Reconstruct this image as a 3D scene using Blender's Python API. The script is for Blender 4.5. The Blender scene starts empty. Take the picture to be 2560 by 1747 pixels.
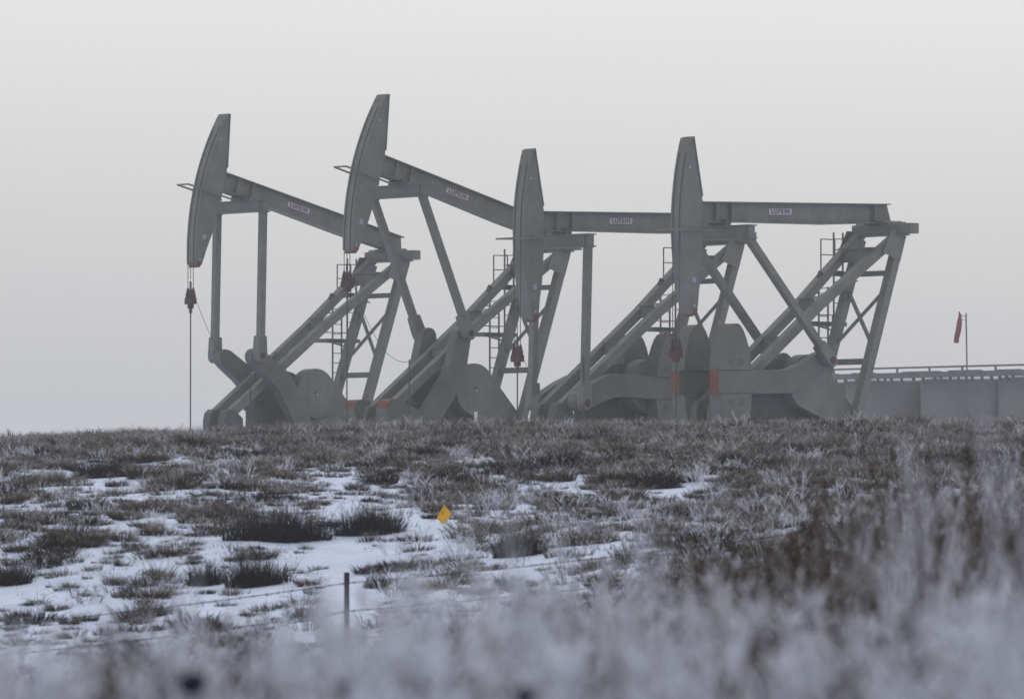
import bpy, math, random
from math import radians as R, sin, cos, pi
from mathutils import Vector, Matrix, noise

random.seed(11)
SC = bpy.context.scene
COL = SC.collection

# ------------------------------------------------------------------ camera
cd = bpy.data.cameras.new('camera')
cam = bpy.data.objects.new('camera', cd)
COL.objects.link(cam)
cam.location = (0, 0, 0)
cam.rotation_euler = (R(90 + 1.489), 0, 0)
cd.sensor_width = 36
cd.lens = 194.55
cd.clip_start = 0.1
cd.clip_end = 6000
cd.dof.use_dof = True
cd.dof.focus_distance = 128
cd.dof.aperture_fstop = 5.2
SC.camera = cam

# ------------------------------------------------------------------ sky, sun, exposure
SUN_EL, SUN_AZ = 40, 14          # degrees; azimuth from +Y (away from the camera) towards +X
w = bpy.data.worlds.new("World")
SC.world = w
w.use_nodes = True
nt = w.node_tree
nt.nodes.clear()
sky = nt.nodes.new('ShaderNodeTexSky')
sky.sky_type = 'NISHITA'
sky.sun_disc = False
sky.sun_elevation = R(SUN_EL)
sky.sun_rotation = R(SUN_AZ)
sky.air_density = 1.0
sky.dust_density = 1.5
hs = nt.nodes.new('ShaderNodeHueSaturation')
hs.inputs['Saturation'].default_value = 0.22
bg = nt.nodes.new('ShaderNodeBackground')
bg.inputs['Strength'].default_value = 0.10
out = nt.nodes.new('ShaderNodeOutputWorld')
nt.links.new(sky.outputs[0], hs.inputs['Color'])
# overcast: the clear-sky model veiled by an even cloud sheet, a little dimmer at the horizon
wtc = nt.nodes.new('ShaderNodeTexCoord')
wsx = nt.nodes.new('ShaderNodeSeparateXYZ')
wrp = nt.nodes.new('ShaderNodeValToRGB')
els = wrp.color_ramp.elements
els[0].position = 0.0; els[0].color = (.385, .385, .395, 1)
els[1].position = 0.10; els[1].color = (.815, .817, .808, 1)
e3 = els.new(0.35); e3.color = (.76, .77, .80, 1)
e4 = els.new(1.0); e4.color = (.60, .63, .71, 1)
wsc = nt.nodes.new('ShaderNodeVectorMath'); wsc.operation = 'SCALE'; wsc.inputs['Scale'].default_value = 10
wmx = nt.nodes.new('ShaderNodeMix'); wmx.data_type = 'RGBA'; wmx.inputs[0].default_value = 0.88
nt.links.new(wtc.outputs['Generated'], wsx.inputs[0])
nt.links.new(wsx.outputs['Z'], wrp.inputs[0])
nt.links.new(wrp.outputs[0], wsc.inputs[0])
nt.links.new(hs.outputs[0], wmx.inputs[6])
nt.links.new(wsc.outputs[0], wmx.inputs[7])
nt.links.new(wmx.outputs[2], bg.inputs[0])
nt.links.new(bg.outputs[0], out.inputs[0])

sl = bpy.data.lights.new('sun', 'SUN')
sl.energy = 0.5
sl.angle = R(40)
sl.color = (1.0, 0.96, 0.9)
sun = bpy.data.objects.new('sun', sl)
COL.objects.link(sun)
sd = Vector((sin(R(SUN_AZ)) * cos(R(SUN_EL)), cos(R(SUN_AZ)) * cos(R(SUN_EL)), sin(R(SUN_EL))))
sun.rotation_euler = sd.to_track_quat('Z', 'Y').to_euler()
sun.location = (0, 0, 60)

SC.view_settings.view_transform = 'Standard'
SC.view_settings.look = 'None'
SC.view_settings.exposure = 0.0
SC.view_settings.gamma = 1
SC.cycles.use_denoising = True
SC.cycles.volume_bounces = 3
SC.cycles.max_bounces = 6
SC.cycles.diffuse_bounces = 3


# ------------------------------------------------------------------ materials
def mat(name, col, rough=0.6, var=0.12, scale=2.0, metal=0.0, bump=0.0, col2=None, spec=0.3):
    m = bpy.data.materials.new(name)
    m.use_nodes = True
    t = m.node_tree
    b = t.nodes['Principled BSDF']
    b.inputs['Roughness'].default_value = rough
    b.inputs['Metallic'].default_value = metal
    b.inputs['Specular IOR Level'].default_value = spec
    tc = t.nodes.new('ShaderNodeTexCoord')
    nz = t.nodes.new('ShaderNodeTexNoise')
    nz.inputs['Scale'].default_value = scale
    nz.inputs['Detail'].default_value = 6
    nz.inputs['Roughness'].default_value = 0.65
    t.links.new(tc.outputs['Object'], nz.inputs['Vector'])
    rp = t.nodes.new('ShaderNodeValToRGB')
    rp.color_ramp.elements[0].position = 0.3
    rp.color_ramp.elements[1].position = 0.7
    c2 = col2 or tuple(min(1, c * (1 + var)) for c in col)
    c1 = tuple(c * (1 - var) for c in col)
    rp.color_ramp.elements[0].color = (*c1, 1)
    rp.color_ramp.elements[1].color = (*c2, 1)
    t.links.new(nz.outputs['Fac'], rp.inputs[0])
    t.links.new(rp.outputs[0], b.inputs['Base Color'])
    if bump:
        bp = t.nodes.new('ShaderNodeBump')
        bp.inputs['Strength'].default_value = bump
        bp.inputs['Distance'].default_value = 0.02
        t.links.new(nz.outputs['Fac'], bp.inputs['Height'])
        t.links.new(bp.outputs[0], b.inputs['Normal'])
    return m


M = {
    'paint': mat('grey_green_paint', (0.153, 0.161, 0.146), 0.55, 0.2, 1.3),
    'crank_paint_occluded': mat('crank_grey_paint_occluded', (0.115, 0.121, 0.109), 0.55, 0.2, 1.3),  # darker than the body paint; partly the cranks' occlusion put into the colour
    'paint_dark': mat('dark_grey_paint', (0.09, 0.095, 0.09), 0.6, 0.2, 2),
    'orange': mat('orange_paint', (0.155, 0.054, 0.038), 0.55, 0.15, 3),
    'red': mat('red_paint', (0.060, 0.020, 0.018), 0.5, 0.2, 3),
    'cable': mat('steel_cable', (0.07, 0.07, 0.075), 0.5, 0.2, 5, 0.3),
    'sign': mat('sign_white', (0.46, 0.44, 0.48), 0.5, 0.04, 5),
    'sign_red': mat('sign_red', (0.15, 0.07, 0.09), 0.5, 0.05, 5),
    'sticker': mat('pale_sticker', (0.3, 0.32, 0.42), 0.5, 0.1, 30),
    'tank': mat('tank_paint', (0.165, 0.158, 0.148), 0.6, 0.1, 0.4),
    'walk': mat('galvanised_walkway', (0.12, 0.12, 0.122), 0.6, 0.2, 2),
    'concrete': mat('concrete', (0.3, 0.3, 0.29), 0.9, 0.15, 1.5, bump=0.3),
    'sock': mat('windsock_cloth', (0.2, 0.05, 0.05), 0.85, 0.12, 4),
    'post': mat('fence_post_paint', (0.016, 0.010, 0.013), 0.6, 0.4, 6, col2=(0.05, 0.026, 0.028)),
    'post_top': mat('fence_post_tip', (0.02, 0.016, 0.016), 0.6, 0.2, 6),
    'wire': mat('barbed_wire', (0.05, 0.05, 0.065), 0.6, 0.2, 10, 0.3),
    'flag': mat('yellow_flag_vinyl', (0.80, 0.42, 0.008), 0.55, 0.1, 14),
    'stake': mat('white_stake', (0.75, 0.75, 0.78), 0.6, 0.05, 10),
    'seed': mat('dark_seed_head', (0.012, 0.012, 0.025), 0.9, 0.3, 40),
    'snowcap': mat('roof_snow', (0.5, 0.5, 0.5), 0.8, 0.05, 1.0),
}


def weather(m, dark=(0.075, 0.066, 0.055), amount=0.45):
    """faint vertical run-off stains over the paint"""
    t = m.node_tree
    b = t.nodes['Principled BSDF']
    src = b.inputs['Base Color'].links[0].from_socket
    tc = t.nodes.new('ShaderNodeTexCoord')
    mp = t.nodes.new('ShaderNodeMapping'); mp.inputs['Scale'].default_value = (2.6, 2.6, .32)
    nz = t.nodes.new('ShaderNodeTexNoise'); nz.inputs['Scale'].default_value = 2.2; nz.inputs['Detail'].default_value = 7; nz.inputs['Roughness'].default_value = .7
    rp_ = t.nodes.new('ShaderNodeValToRGB')
    rp_.color_ramp.elements[0].position = .5; rp_.color_ramp.elements[0].color = (0, 0, 0, 1)
    rp_.color_ramp.elements[1].position = .72; rp_.color_ramp.elements[1].color = (amount,) * 3 + (1,)
    mx = t.nodes.new('ShaderNodeMix'); mx.data_type = 'RGBA'
    mx.inputs[7].default_value = (*dark, 1)
    t.links.new(tc.outputs['Object'], mp.inputs[0]); t.links.new(mp.outputs[0], nz.inputs['Vector'])
    t.links.new(nz.outputs['Fac'], rp_.inputs[0]); t.links.new(rp_.outputs[0], mx.inputs[0])
    t.links.new(src, mx.inputs[6]); t.links.new(mx.outputs[2], b.inputs['Base Color'])


weather(M['paint'], amount=.32)
weather(M['orange'], (0.12, 0.05, 0.035), .6)
weather(M['tank'], (0.1, 0.095, 0.085), .4)


def blade_mat(name, base, tip, rough=0.75, base_shade=None):
    """plant colour by its frost value: painted base shade, dry stem, hoar frost"""
    base_shade = base_shade or base
    m = bpy.data.materials.new(name)
    m.use_nodes = True
    t = m.node_tree
    b = t.nodes['Principled BSDF']
    b.inputs['Roughness'].default_value = rough
    b.inputs['Specular IOR Level'].default_value = 0.15
    a = t.nodes.new('ShaderNodeAttribute')
    a.attribute_name = 'frost'
    cr = t.nodes.new('ShaderNodeValToRGB')
    e = cr.color_ramp.elements
    e[0].position = 0.0; e[0].color = (*base_shade, 1)
    e[1].position = 1.0; e[1].color = (*tip, 1)
    q = e.new(0.3); q.color = (*base, 1)
    t.links.new(a.outputs['Fac'], cr.inputs[0])
    t.links.new(cr.outputs[0], b.inputs['Base Color'])
    return m


FROST = (0.68, 0.67, 0.71)
M['straw'] = blade_mat('straw_grass', (0.105, 0.076, 0.038), FROST, base_shade=(0.016, 0.012, 0.007))  # near-black end of the ramp is painted shade at the blade foot
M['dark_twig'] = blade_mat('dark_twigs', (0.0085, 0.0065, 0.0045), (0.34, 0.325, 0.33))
M['frost_weed'] = blade_mat('frosted_stems', (0.20, 0.17, 0.15), (0.89, 0.91, 1.0))
M['brown_weed'] = blade_mat('brown_stems', (0.075, 0.050, 0.028), (0.46, 0.44, 0.47))

# snow: white with a faint cool cast, crusted surface
m = bpy.data.materials.new('crusted_snow')
m.use_nodes = True
t = m.node_tree
b = t.nodes['Principled BSDF']
b.inputs['Roughness'].default_value = 0.7
b.inputs['Specular IOR Level'].default_value = 0.2
tc = t.nodes.new('ShaderNodeTexCoord')
n1 = t.nodes.new('ShaderNodeTexNoise'); n1.inputs['Scale'].default_value = 1.6; n1.inputs['Detail'].default_value = 8
n2 = t.nodes.new('ShaderNodeTexNoise'); n2.inputs['Scale'].default_value = 5; n2.inputs['Detail'].default_value = 6
t.links.new(tc.outputs['Object'], n1.inputs['Vector'])
t.links.new(tc.outputs['Object'], n2.inputs['Vector'])
rp = t.nodes.new('ShaderNodeValToRGB')
rp.color_ramp.elements[0].position = 0.25; rp.color_ramp.elements[0].color = (0.55, 0.615, 0.77, 1)
rp.color_ramp.elements[1].position = 0.6; rp.color_ramp.elements[1].color = (0.69, 0.755, 0.92, 1)
t.links.new(n1.outputs['Fac'], rp.inputs[0])
t.links.new(rp.outputs[0], b.inputs['Base Color'])
bp = t.nodes.new('ShaderNodeBump'); bp.inputs['Strength'].default_value = 0.8; bp.inputs['Distance'].default_value = 0.08
t.links.new(n2.outputs['Fac'], bp.inputs['Height'])
t.links.new(bp.outputs[0], b.inputs['Normal'])
M['snow'] = m


# ------------------------------------------------------------------ mesh helpers
def frame(d):
    d = Vector(d).normalized()
    up = Vector((0, 0, 1)) if abs(d.z) < 0.95 else Vector((1, 0, 0))
    s = d.cross(up).normalized()
    return d, s, s.cross(d).normalized()


class MB:
    def __init__(self):
        self.v = []; self.f = []; self.mi = []; self.col = []

    def add(self, vs, fs, mi=0, col=None):
        o = len(self.v)
        self.v += [tuple(p) for p in vs]
        for q in fs:
            self.f.append([o + i for i in q]); self.mi.append(mi)
        if col is not None:
            self.col += list(col)
        return self

    def box(self, a, b, mi=0):
        x0, y0, z0 = (min(a[i], b[i]) for i in range(3)); x1, y1, z1 = (max(a[i], b[i]) for i in range(3))
        return self.add([(x0, y0, z0), (x1, y0, z0), (x1, y1, z0), (x0, y1, z0), (x0, y0, z1), (x1, y0, z1), (x1, y1, z1), (x0, y1, z1)],
                        [(0, 3, 2, 1), (4, 5, 6, 7), (0, 1, 5, 4), (1, 2, 6, 5), (2, 3, 7, 6), (3, 0, 4, 7)], mi)

    def beam(self, p, q, wd, ht, mi=0, side=None):
        p, q = Vector(p), Vector(q)
        d = (q - p).normalized()
        if side is None:
            d, s, u = frame(d)
        else:
            s = Vector(side); s = (s - d * s.dot(d)).normalized(); u = s.cross(d)
        vs = []
        for c in (p, q):
            for a, b in ((-1, -1), (1, -1), (1, 1), (-1, 1)):
                vs.append(c + s * (a * wd / 2) + u * (b * ht / 2))
        return self.add(vs, [(0, 1, 2, 3), (7, 6, 5, 4), (0, 4, 5, 1), (1, 5, 6, 2), (2, 6, 7, 3), (3, 7, 4, 0)], mi)

    def tube(self, pts, r, seg=8, mi=0):
        pts = [Vector(p) for p in pts]
        n = len(pts)
        vs = []; fs = []
        d0, s0, u0 = frame(pts[1] - pts[0])
        for i, p in enumerate(pts):
            d = (pts[min(i + 1, n - 1)] - pts[max(i - 1, 0)]).normalized()
            s = (s0 - d * s0.dot(d)).normalized(); u = s.cross(d)
            rr = r[i] if isinstance(r, (list, tuple)) else r
            for k in range(seg):
                a = 2 * pi * k / seg
                vs.append(p + s * (cos(a) * rr) + u * (sin(a) * rr))
        for i in range(n - 1):
            for k in range(seg):
                k2 = (k + 1) % seg
                fs.append((i * seg + k, i * seg + k2, (i + 1) * seg + k2, (i + 1) * seg + k))
        fs.append(tuple(range(seg))[::-1]); fs.append(tuple((n - 1) * seg + k for k in range(seg)))
        return self.add(vs, fs, mi)

    def prism(self, pts, n0, n1, mi=0, side_mi=None):
        """outline (u, z) extruded across the machine from n0 to n1 (n towards the camera side; local y = -n)"""
        k = len(pts)
        vs = [(u, -n0, z) for u, z in pts] + [(u, -n1, z) for u, z in pts]
        area = sum(pts[i][0] * pts[(i + 1) % k][1] - pts[(i + 1) % k][0] * pts[i][1] for i in range(k))
        if (area > 0) == (n1 > n0):
            vs = [(u, -n0, z) for u, z in pts[::-1]] + [(u, -n1, z) for u, z in pts[::-1]]
            if isinstance(side_mi, list): side_mi = [side_mi[(k - 2 - i) % k] for i in range(k)]
        self.add(vs, [tuple(range(k)), tuple(range(2 * k - 1, k - 1, -1))], mi)
        o = len(self.v) - 2 * k
        for i in range(k):
            j = (i + 1) % k
            self.f.append([o + i, o + k + i, o + k + j, o + j])
            self.mi.append(side_mi[i] if isinstance(side_mi, list) else (mi if side_mi is None else side_mi))
        return self

    def build(self, name, mats, parent=None, bevel=0.0, smooth=False):
        me = bpy.data.meshes.new(name)
        me.from_pydata(self.v, [], self.f)
        for mm in (mats if isinstance(mats, (list, tuple)) else [mats]):
            me.materials.append(M[mm] if isinstance(mm, str) else mm)
        me.polygons.foreach_set('material_index', self.mi)
        if smooth:
            me.polygons.foreach_set('use_smooth', [True] * len(me.polygons))
        if self.col:
            at = me.attributes.new('frost', 'FLOAT', 'POINT')
            at.data.foreach_set('value', self.col)
        me.update()
        o = bpy.data.objects.new(name, me)
        COL.objects.link(o)
        if parent: o.parent = parent
        if bevel:
            bv = o.modifiers.new('bevel', 'BEVEL'); bv.width = bevel; bv.segments = 2; bv.limit_method = 'ANGLE'
        return o


def tag(o, label, cat, group=None):
    o['label'] = label; o['category'] = cat
    if group: o['group'] = group
    return o


def empty(name, loc, rz=0):
    o = bpy.data.objects.new(name, None)
    COL.objects.link(o)
    o.location = loc; o.rotation_euler = (0, 0, rz); o.empty_display_size = 0.3
    return o


# ------------------------------------------------------------------ terrain
PROF = [(-1500, -1.3), (-60, -1.25), (0, -1.3), (20, -1.35), (40, -1.72), (50, -1.85), (57, -1.78), (65, -1.34), (75, -0.68), (85, -0.08),
        (95, 0.5), (105, 0.98), (112, 1.24), (118, 1.33), (124, 1.22), (135, 0.6), (148, 0.06), (156, -0.02), (1500, -0.02)]


def hermite(tab, x):
    n = len(tab)
    if x <= tab[0][0]: return tab[0][1]
    for i in range(n - 1):
        if x <= tab[i + 1][0]:
            x0, y0 = tab[i]; x1, y1 = tab[i + 1]
            h = x1 - x0; s = (x - x0) / h
            def slope(j):
                if j <= 0 or j >= n - 1: return 0
                a = (tab[j][1] - tab[j - 1][1]) / (tab[j][0] - tab[j - 1][0]); b = (tab[j + 1][1] - tab[j][1]) / (tab[j + 1][0] - tab[j][0])
                return 0 if a * b <= 0 else 2 * a * b / (a + b)
            m0, m1 = slope(i) * h, slope(i + 1) * h
            return (2 * s**3 - 3 * s**2 + 1) * y0 + (s**3 - 2 * s**2 + s) * m0 + (-2 * s**3 + 3 * s**2) * y1 + (s**3 - s**2) * m1
    return tab[-1][1]


def sstep(a, b, x):
    t_ = max(0, min(1, (x - a) / (b - a)))
    return t_ * t_ * (3 - 2 * t_)


def ground(x, y, fine=True):
    z = hermite(PROF, y)
    tilt = 0.125 * sstep(8, 50, y) * (1 - sstep(57, 92, y))
    z += 9 * math.tanh(x / 9) * tilt
    if y > 80:
        z -= 0.28 * (max(0, -x) / 9.5) ** 1.3 * sstep(80, 108, y) * (1 - sstep(125, 150, y)) if x > -30 else 0.28 * 4.4 * sstep(80, 108, y) * (1 - sstep(125, 150, y))
    if fine and y < 150 and abs(x) < 60:
        z += 0.16 * noise.noise(Vector((x * 0.16, y * 0.11, 3.1))) + 0.07 * noise.noise(Vector((x * 0.55, y * 0.4, 7.7))) + 0.03 * noise.noise(Vector((x * 1.7, y * 1.3, 1.7)))
    return z


def axis(fine0, fine1, step, far):
    a = [fine0 + step * i for i in range(int((fine1 - fine0) / step) + 1)]
    s = step; x = a[-1]
    while x < far:
        s *= 1.35; x += s; a.append(x)
    s = step; x = a[0]; pre = []
    while x > -far:
        s *= 1.35; x -= s; pre.append(x)
    return pre[::-1] + a


xs = axis(-17, 17, 0.22, 1450)
ys = axis(0, 135, 0.28, 1450)
mb = MB()
vs = [(x, y, ground(x, y)) for y in ys for x in xs]
nx = len(xs)
mb.add(vs, [(j * nx + i, j * nx + i + 1, (j + 1) * nx + i + 1, (j + 1) * nx + i) for j in range(len(ys) - 1) for i in range(nx - 1)])
g = mb.build('snowy_ground', 'snow', smooth=True)
g['kind'] = 'structure'

# haze: the freezing fog over the whole site
hz = MB().box((-1500, -1500, -4.5), (1500, 1500, 14.0)).build('haze', 'snow')
hm = bpy.data.materials.new('freezing_fog')
hm.use_nodes = True
t = hm.node_tree
t.nodes.clear()
o_ = t.nodes.new('ShaderNodeOutputMaterial')
pv = t.nodes.new('ShaderNodeVolumePrincipled')
pv.inputs['Color'].default_value = (0.97, 0.97, 0.97, 1)
pv.inputs['Density'].default_value = 0.0006
pv.inputs['Anisotropy'].default_value = 0.0
t.links.new(pv.outputs[0], o_.inputs['Volume'])
hz.data.materials[0] = hm
hz['kind'] = 'stuff'

# ------------------------------------------------------------------ pumpjacks
PIV = 7.3                      # beam pivot above the pad
TH = R(42.53)
SH = (-4.84, -4.15)            # crankshaft (u, z) from the pivot
ARC_R, ARC_P = 8.15, 0.2


def arc(p):
    return math.sqrt(ARC_R**2 - (p - ARC_P) ** 2)


def pumpjack(pos, phi, crank, carrier_z, label):
    """u runs back from the well, n towards the near side, z up from the pivot; local frame x=u, y=-n, z=z+PIV"""
    root = empty('pumpjack', (pos[0], pos[1], 0), TH)
    tag(root, label, 'pumpjack', 'pumpjacks in a row on the well pad')
    L = lambda u, n, z: Vector((u, -n, z + PIV))
    cph, sph = cos(phi), sin(phi)

    def bf(a, p):               # beam frame -> (u, z+PIV)
        return (-a * cph + p * sph, a * sph + p * cph + PIV)

    def BP(a, n, p):
        u, z = bf(a, p)
        return Vector((u, -n, z))

    # ---- walking beam (I section, deeper at the head)
    mb = MB()
    top = [(7.26, .60), (-.25, 1.08)]
    bot = [(-.45, .56), (2.2, .325), (5.46, .155), (7.26, .03)]
    mb.prism([bf(a, p) for a, p in top + bot], -.07, .07)
    mb.prism([bf(*q) for q in ((7.28, .575), (7.28, .607), (-.29, 1.087), (-.29, 1.055))], -.21, .21)
    mb.prism([bf(*q) for q in ((7.28, .02), (5.46, .145), (2.2, .315), (-.47, .55), (-.46, .582), (2.2, .347), (5.46, .177), (7.28, .052))], -.21, .21)
    for a in (6.75, 6.15, .35):
        pt, pb = .60 + (7.26 - a) * .0639, .03 + (7.26 - a) * .066
        mb.prism([bf(*q) for q in ((a - .02, pb + .02), (a + .02, pb + .02), (a + .02, pt - .02), (a - .02, pt - .02))], -.2, .2)
    beam = mb.build('walking_beam', 'paint', root)
    # name plate on both faces of the web
    a0, p0 = 4.12, .548
    ang = math.atan2(-.0665, 1)   # the beam's own taper line
    def SG(x, y):                 # sign frame: x to the rear, y up
        return (a0 - x, p0 + .066 * x + y)
    sg = MB().prism([bf(*SG(x, y)) for x, y in ((-.475, -.105), (.475, -.105), (.475, .105), (-.475, .105))], .07, .085)
    plate = sg.build('name_plate', 'sign', beam)
    bd = MB()
    for x0, y0, x1, y1 in ((-.475, .09, .475, .105), (-.475, -.105, .475, -.09), (-.475, -.09, -.462, .09), (.462, -.09, .475, .09)):
        bd.prism([bf(*SG(x, y)) for x, y in ((x0, y0), (x1, y0), (x1, y1), (x0, y1))], .085, .089)
    tx = bpy.data.curves.new('plate_lettering', 'FONT')
    tx.body = 'LUFKIN'; tx.size = .185; tx.align_x = 'CENTER'; tx.align_y = 'CENTER'; tx.extrude = .003; tx.space_character = 1.28; tx.offset = .006
    tx.materials.append(M['sign_red'])
    tmp = bpy.data.objects.new('lettering_curve', tx)
    COL.objects.link(tmp)
    dg = bpy.context.evaluated_depsgraph_get()
    me_t = bpy.data.meshes.new_from_object(tmp.evaluated_get(dg))
    bpy.data.objects.remove(tmp)
    to = bpy.data.objects.new('plate_lettering', me_t)
    COL.objects.link(to); to.parent = beam
    xv = (BP(*[SG(1, 0)[0], .09, SG(1, 0)[1]]) - BP(SG(0, 0)[0], .09, SG(0, 0)[1])).normalized()
    nv = Vector((0, -1, 0)); yv = nv.cross(xv)
    to.matrix_local = Matrix(((xv.x, yv.x, nv.x, 0), (xv.y, yv.y, nv.y, 0), (xv.z, yv.z, nv.z, 0), (0, 0, 0, 1)))
    to.location = BP(SG(0, 0)[0], .092, SG(0, 0)[1])
    bd.build('plate_border', 'sign_red', beam)

    # ---- horse head
    H = .17
    ps = [2.12 - 4.67 * i / 26 for i in range(27)]
    front = [(arc(p), p) for p in ps]
    rear = [(7.60, -2.63), (7.47, -2.58), (7.41, -2.45), (7.38, -2.27), (7.36, -1.95), (7.29, -1.43), (7.27, -.86), (7.27, .0), (7.30, .62), (7.34, .74), (7.55, 1.67), (7.735, 2.40), (7.86, 2.36)]
    mb = MB()
    mb.prism([bf(a - .045, p) for a, p in front] + [bf(*q) for q in rear], -H, H)
    strip = [(a + .0, p) for a, p in front]
    inner = [(a - .05, p) for a, p in front[::-1]]
    for i in range(26):          # curved front plate, wider than the body
        mb.prism([bf(*front[i]), bf(*front[i + 1]), bf(front[i + 1][0] - .05, front[i + 1][1]), bf(front[i][0] - .05, front[i][1])], -.225, .225)
    mb.prism([bf(*q) for q in ((7.735, 2.40), (7.86, 2.36), (7.93, 2.12), (7.87, 2.12), (7.80, 2.33), (7.735, 2.37))], -.22, .22)
    # back edge plate
    mb.prism([bf(*q) for q in ((7.34, .74), (7.735, 2.37), (7.715, 2.40), (7.315, .76))], -.2, .2)
    head = mb.build('horse_head', 'paint', root)
    toe = [(arc(-2.44) - .05, -2.44), (arc(-2.55) - .05, -2.56), (7.60, -2.64), (7.465, -2.59), (7.40, -2.44), (7.395, -2.40)]
    MB().prism([bf(*q) for q in toe], -H - .006, H + .006).build('toe_plate', 'orange', head)
    st = MB()
    st.prism([bf(*q) for q in ((7.5, -1.54), (7.63, -1.54), (7.63, -1.69), (7.5, -1.69))], H, H + .008)
    st.build('sticker', 'sticker', head)
    for a, p in ((7.84, 1.52), (7.52, -2.33)):
        MB().prism([bf(a + .03 * cos(k * pi / 4), p + .03 * sin(k * pi / 4)) for k in range(8)], H, H + .005).build('lifting_eye', 'sign', head)
    # cable guard frame round the head
    gd = MB()
    for n in (-.27, .27):
        gd.beam(BP(8.73, n, -.29), BP(6.9, n, -.16), .035, .05)
    gd.beam(BP(8.73, -.285, -.29), BP(8.73, .285, -.29), .035, .05)
    gd.build('cable_guard', 'paint', head)

    # ---- bridle, carrier bar, polished rod
    uw = -ARC_R + .0
    dz = ARC_P
    for n in (-.13, .13):
        pts = []
        for k in range(12):
            pmax = 1.9
            aa = phi + math.asin((pmax - ARC_P) / ARC_R)
            th_ = aa * (1 - k / 11)
            cu, cz = ARC_P * sph, ARC_P * cph
            pts.append(L(cu - (ARC_R + .02) * cos(th_), n, cz + (ARC_R + .02) * sin(th_)))
        pts.append(L(pts[-1].x, n, carrier_z + .2))
        MB().tube(pts, .012, 6).build('bridle_cable', 'cable', root)
    uc = pts[-1].x
    MB().tube([L(uc, 0, carrier_z + .62), L(uc, 0, carrier_z + .60), L(uc, 0, -.1 if phi > .2 else -1.9)], .011, 6).build('centre_cable', 'cable', root)
    cb = MB()
    cb.prism([(uc - .07, carrier_z - .17 + PIV), (uc + .07, carrier_z - .17 + PIV), (uc + .07, carrier_z + .02 + PIV), (uc - .07, carrier_z + .02 + PIV)], -.22, .22)
    for s in (-1, 1):
        cb.tube([L(uc, s * .14, carrier_z + .02), L(uc, s * .14, carrier_z + .14), L(uc, s * .13, carrier_z + .34)], [.085, .07, .028], 10)
    cb.box(L(uc - .06, -.09, carrier_z - .30), L(uc + .06, .09, carrier_z - .17))
    carrier = cb.build('carrier_bar', 'red', root, bevel=.015)
    MB().tube([L(uc, 0, carrier_z + .0), L(uc, 0, carrier_z + .28), L(uc, 0, carrier_z + .30), L(uc, 0, carrier_z + .55)], [.05, .05, .035, .03], 8).build('rod_clamp', 'cable', carrier)
    MB().tube([L(uc, 0, carrier_z - .2), L(uc, 0, -PIV)], .021, 8).build('polished_rod', 'cable', root)
    MB().tube([L(uc, 0, carrier_z - .45), L(uc, 0, carrier_z - .27)], .055, 8).build('rod_coupling', 'paint_dark', root)

    # ---- equalizer (cross beam under the walking beam)
    ue, ze = bf(6.42, .06)
    ze -= PIV
    e = MB()
    zt, zb = ze - .08, ze - .46
    for (z0, z1, hw) in ((zt - .035, zt, .17), (zb, zb + .035, .17)):
        e.box(L(ue - hw, -1.3, z0), L(ue + hw, 1.3, z1))
    e.box(L(ue - .11, -1.26, zb + .035), L(ue + .11, 1.26, zt - .035))
    for n in (-1.12, 1.12):
        e.box(L(ue - .16, n - .02, zb + .035), L(ue + .16, n + .02, zt - .035))
    eq = e.build('equalizer_beam', 'paint', root)
    eb = MB().tube([L(ue, -.3, ze - .02), L(ue, .3, ze - .02)], .13, 14)
    eb.box(L(ue - .2, -.22, zt), L(ue + .2, .22, ze + .02))
    eb.build('equalizer_bearing', 'paint_dark', eq)

    # ---- cranks
    cs, sn = cos(crank), sin(crank)
    def CF(x, y):
        return (SH[0] + x * cs - y * sn, SH[1] + x * sn + y * cs + PIV)
    outline = [(-2.58, .33), (-.2, .33), (.3, .36), (.75, .5), (1.42, .80), (1.55, .84), (1.7, .835), (1.84, .76), (1.91, .6), (1.87, .44), (1.74, .3), (1.0, -.10), (.55, -.29), (.2, -.33), (-2.58, -.33)]
    pin = CF(1.69, .6)
    bell = [(-2.52, .335), (-2.47, .72), (-2.40, 1.0), (-2.31, 1.25), (-2.2, 1.45), (-2.1, 1.57), (-1.98, 1.63), (-1.84, 1.63), (-1.73, 1.57), (-1.63, 1.45), (-1.53, 1.25), (-1.44, 1.0), (-1.37, .72), (-1.33, .335)]
    for sgn in (1, -1):
        c = MB()
        c.prism([CF(*q) for q in outline], sgn * .61, sgn * .95)
        c.tube([Vector((SH[0], -sgn * .4, SH[1] + PIV)), Vector((SH[0], -sgn * .62, SH[1] + PIV))], .24, 18)
        ck = c.build('crank', 'crank_paint_occluded', root, bevel=.012)
        MB().prism([CF(*q) for q in ((-2.60, .325), (-2.575, .325), (-2.575, -.325), (-2.60, -.325))], sgn * .615, sgn * .945).build('end_plate', 'orange', ck)
        MB().tube([Vector((SH[0], -sgn * .95, SH[1] + PIV)), Vector((SH[0], -sgn * .958, SH[1] + PIV))], .05, 10).build('shaft_cap', 'paint_dark', ck)
        for v in (1, -1):
            k = MB()
            q = [CF(x, y * v) for x, y in bell]
            sm = [0] * 14
            for i in (5, 6, 7): sm[i] = 1
            k.prism(q, sgn * .5, sgn * 1.0, 0, sm)
            # painted cap on the face
            k.prism([CF(x, y * v) for x, y in bell[5:9]], sgn * 1.0, sgn * 1.006, 1)
            for x in (-2.15, -1.72):
                k.prism([CF(xx, y * v) for xx, y in ((x - .1, .47), (x + .1, .47), (x + .1, .65), (x - .1, .65))], sgn * 1.0, sgn * 1.006, 2)
            k.build('counterweight', ['crank_paint_occluded', 'orange', 'paint_dark'], ck, bevel=.012)
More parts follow.
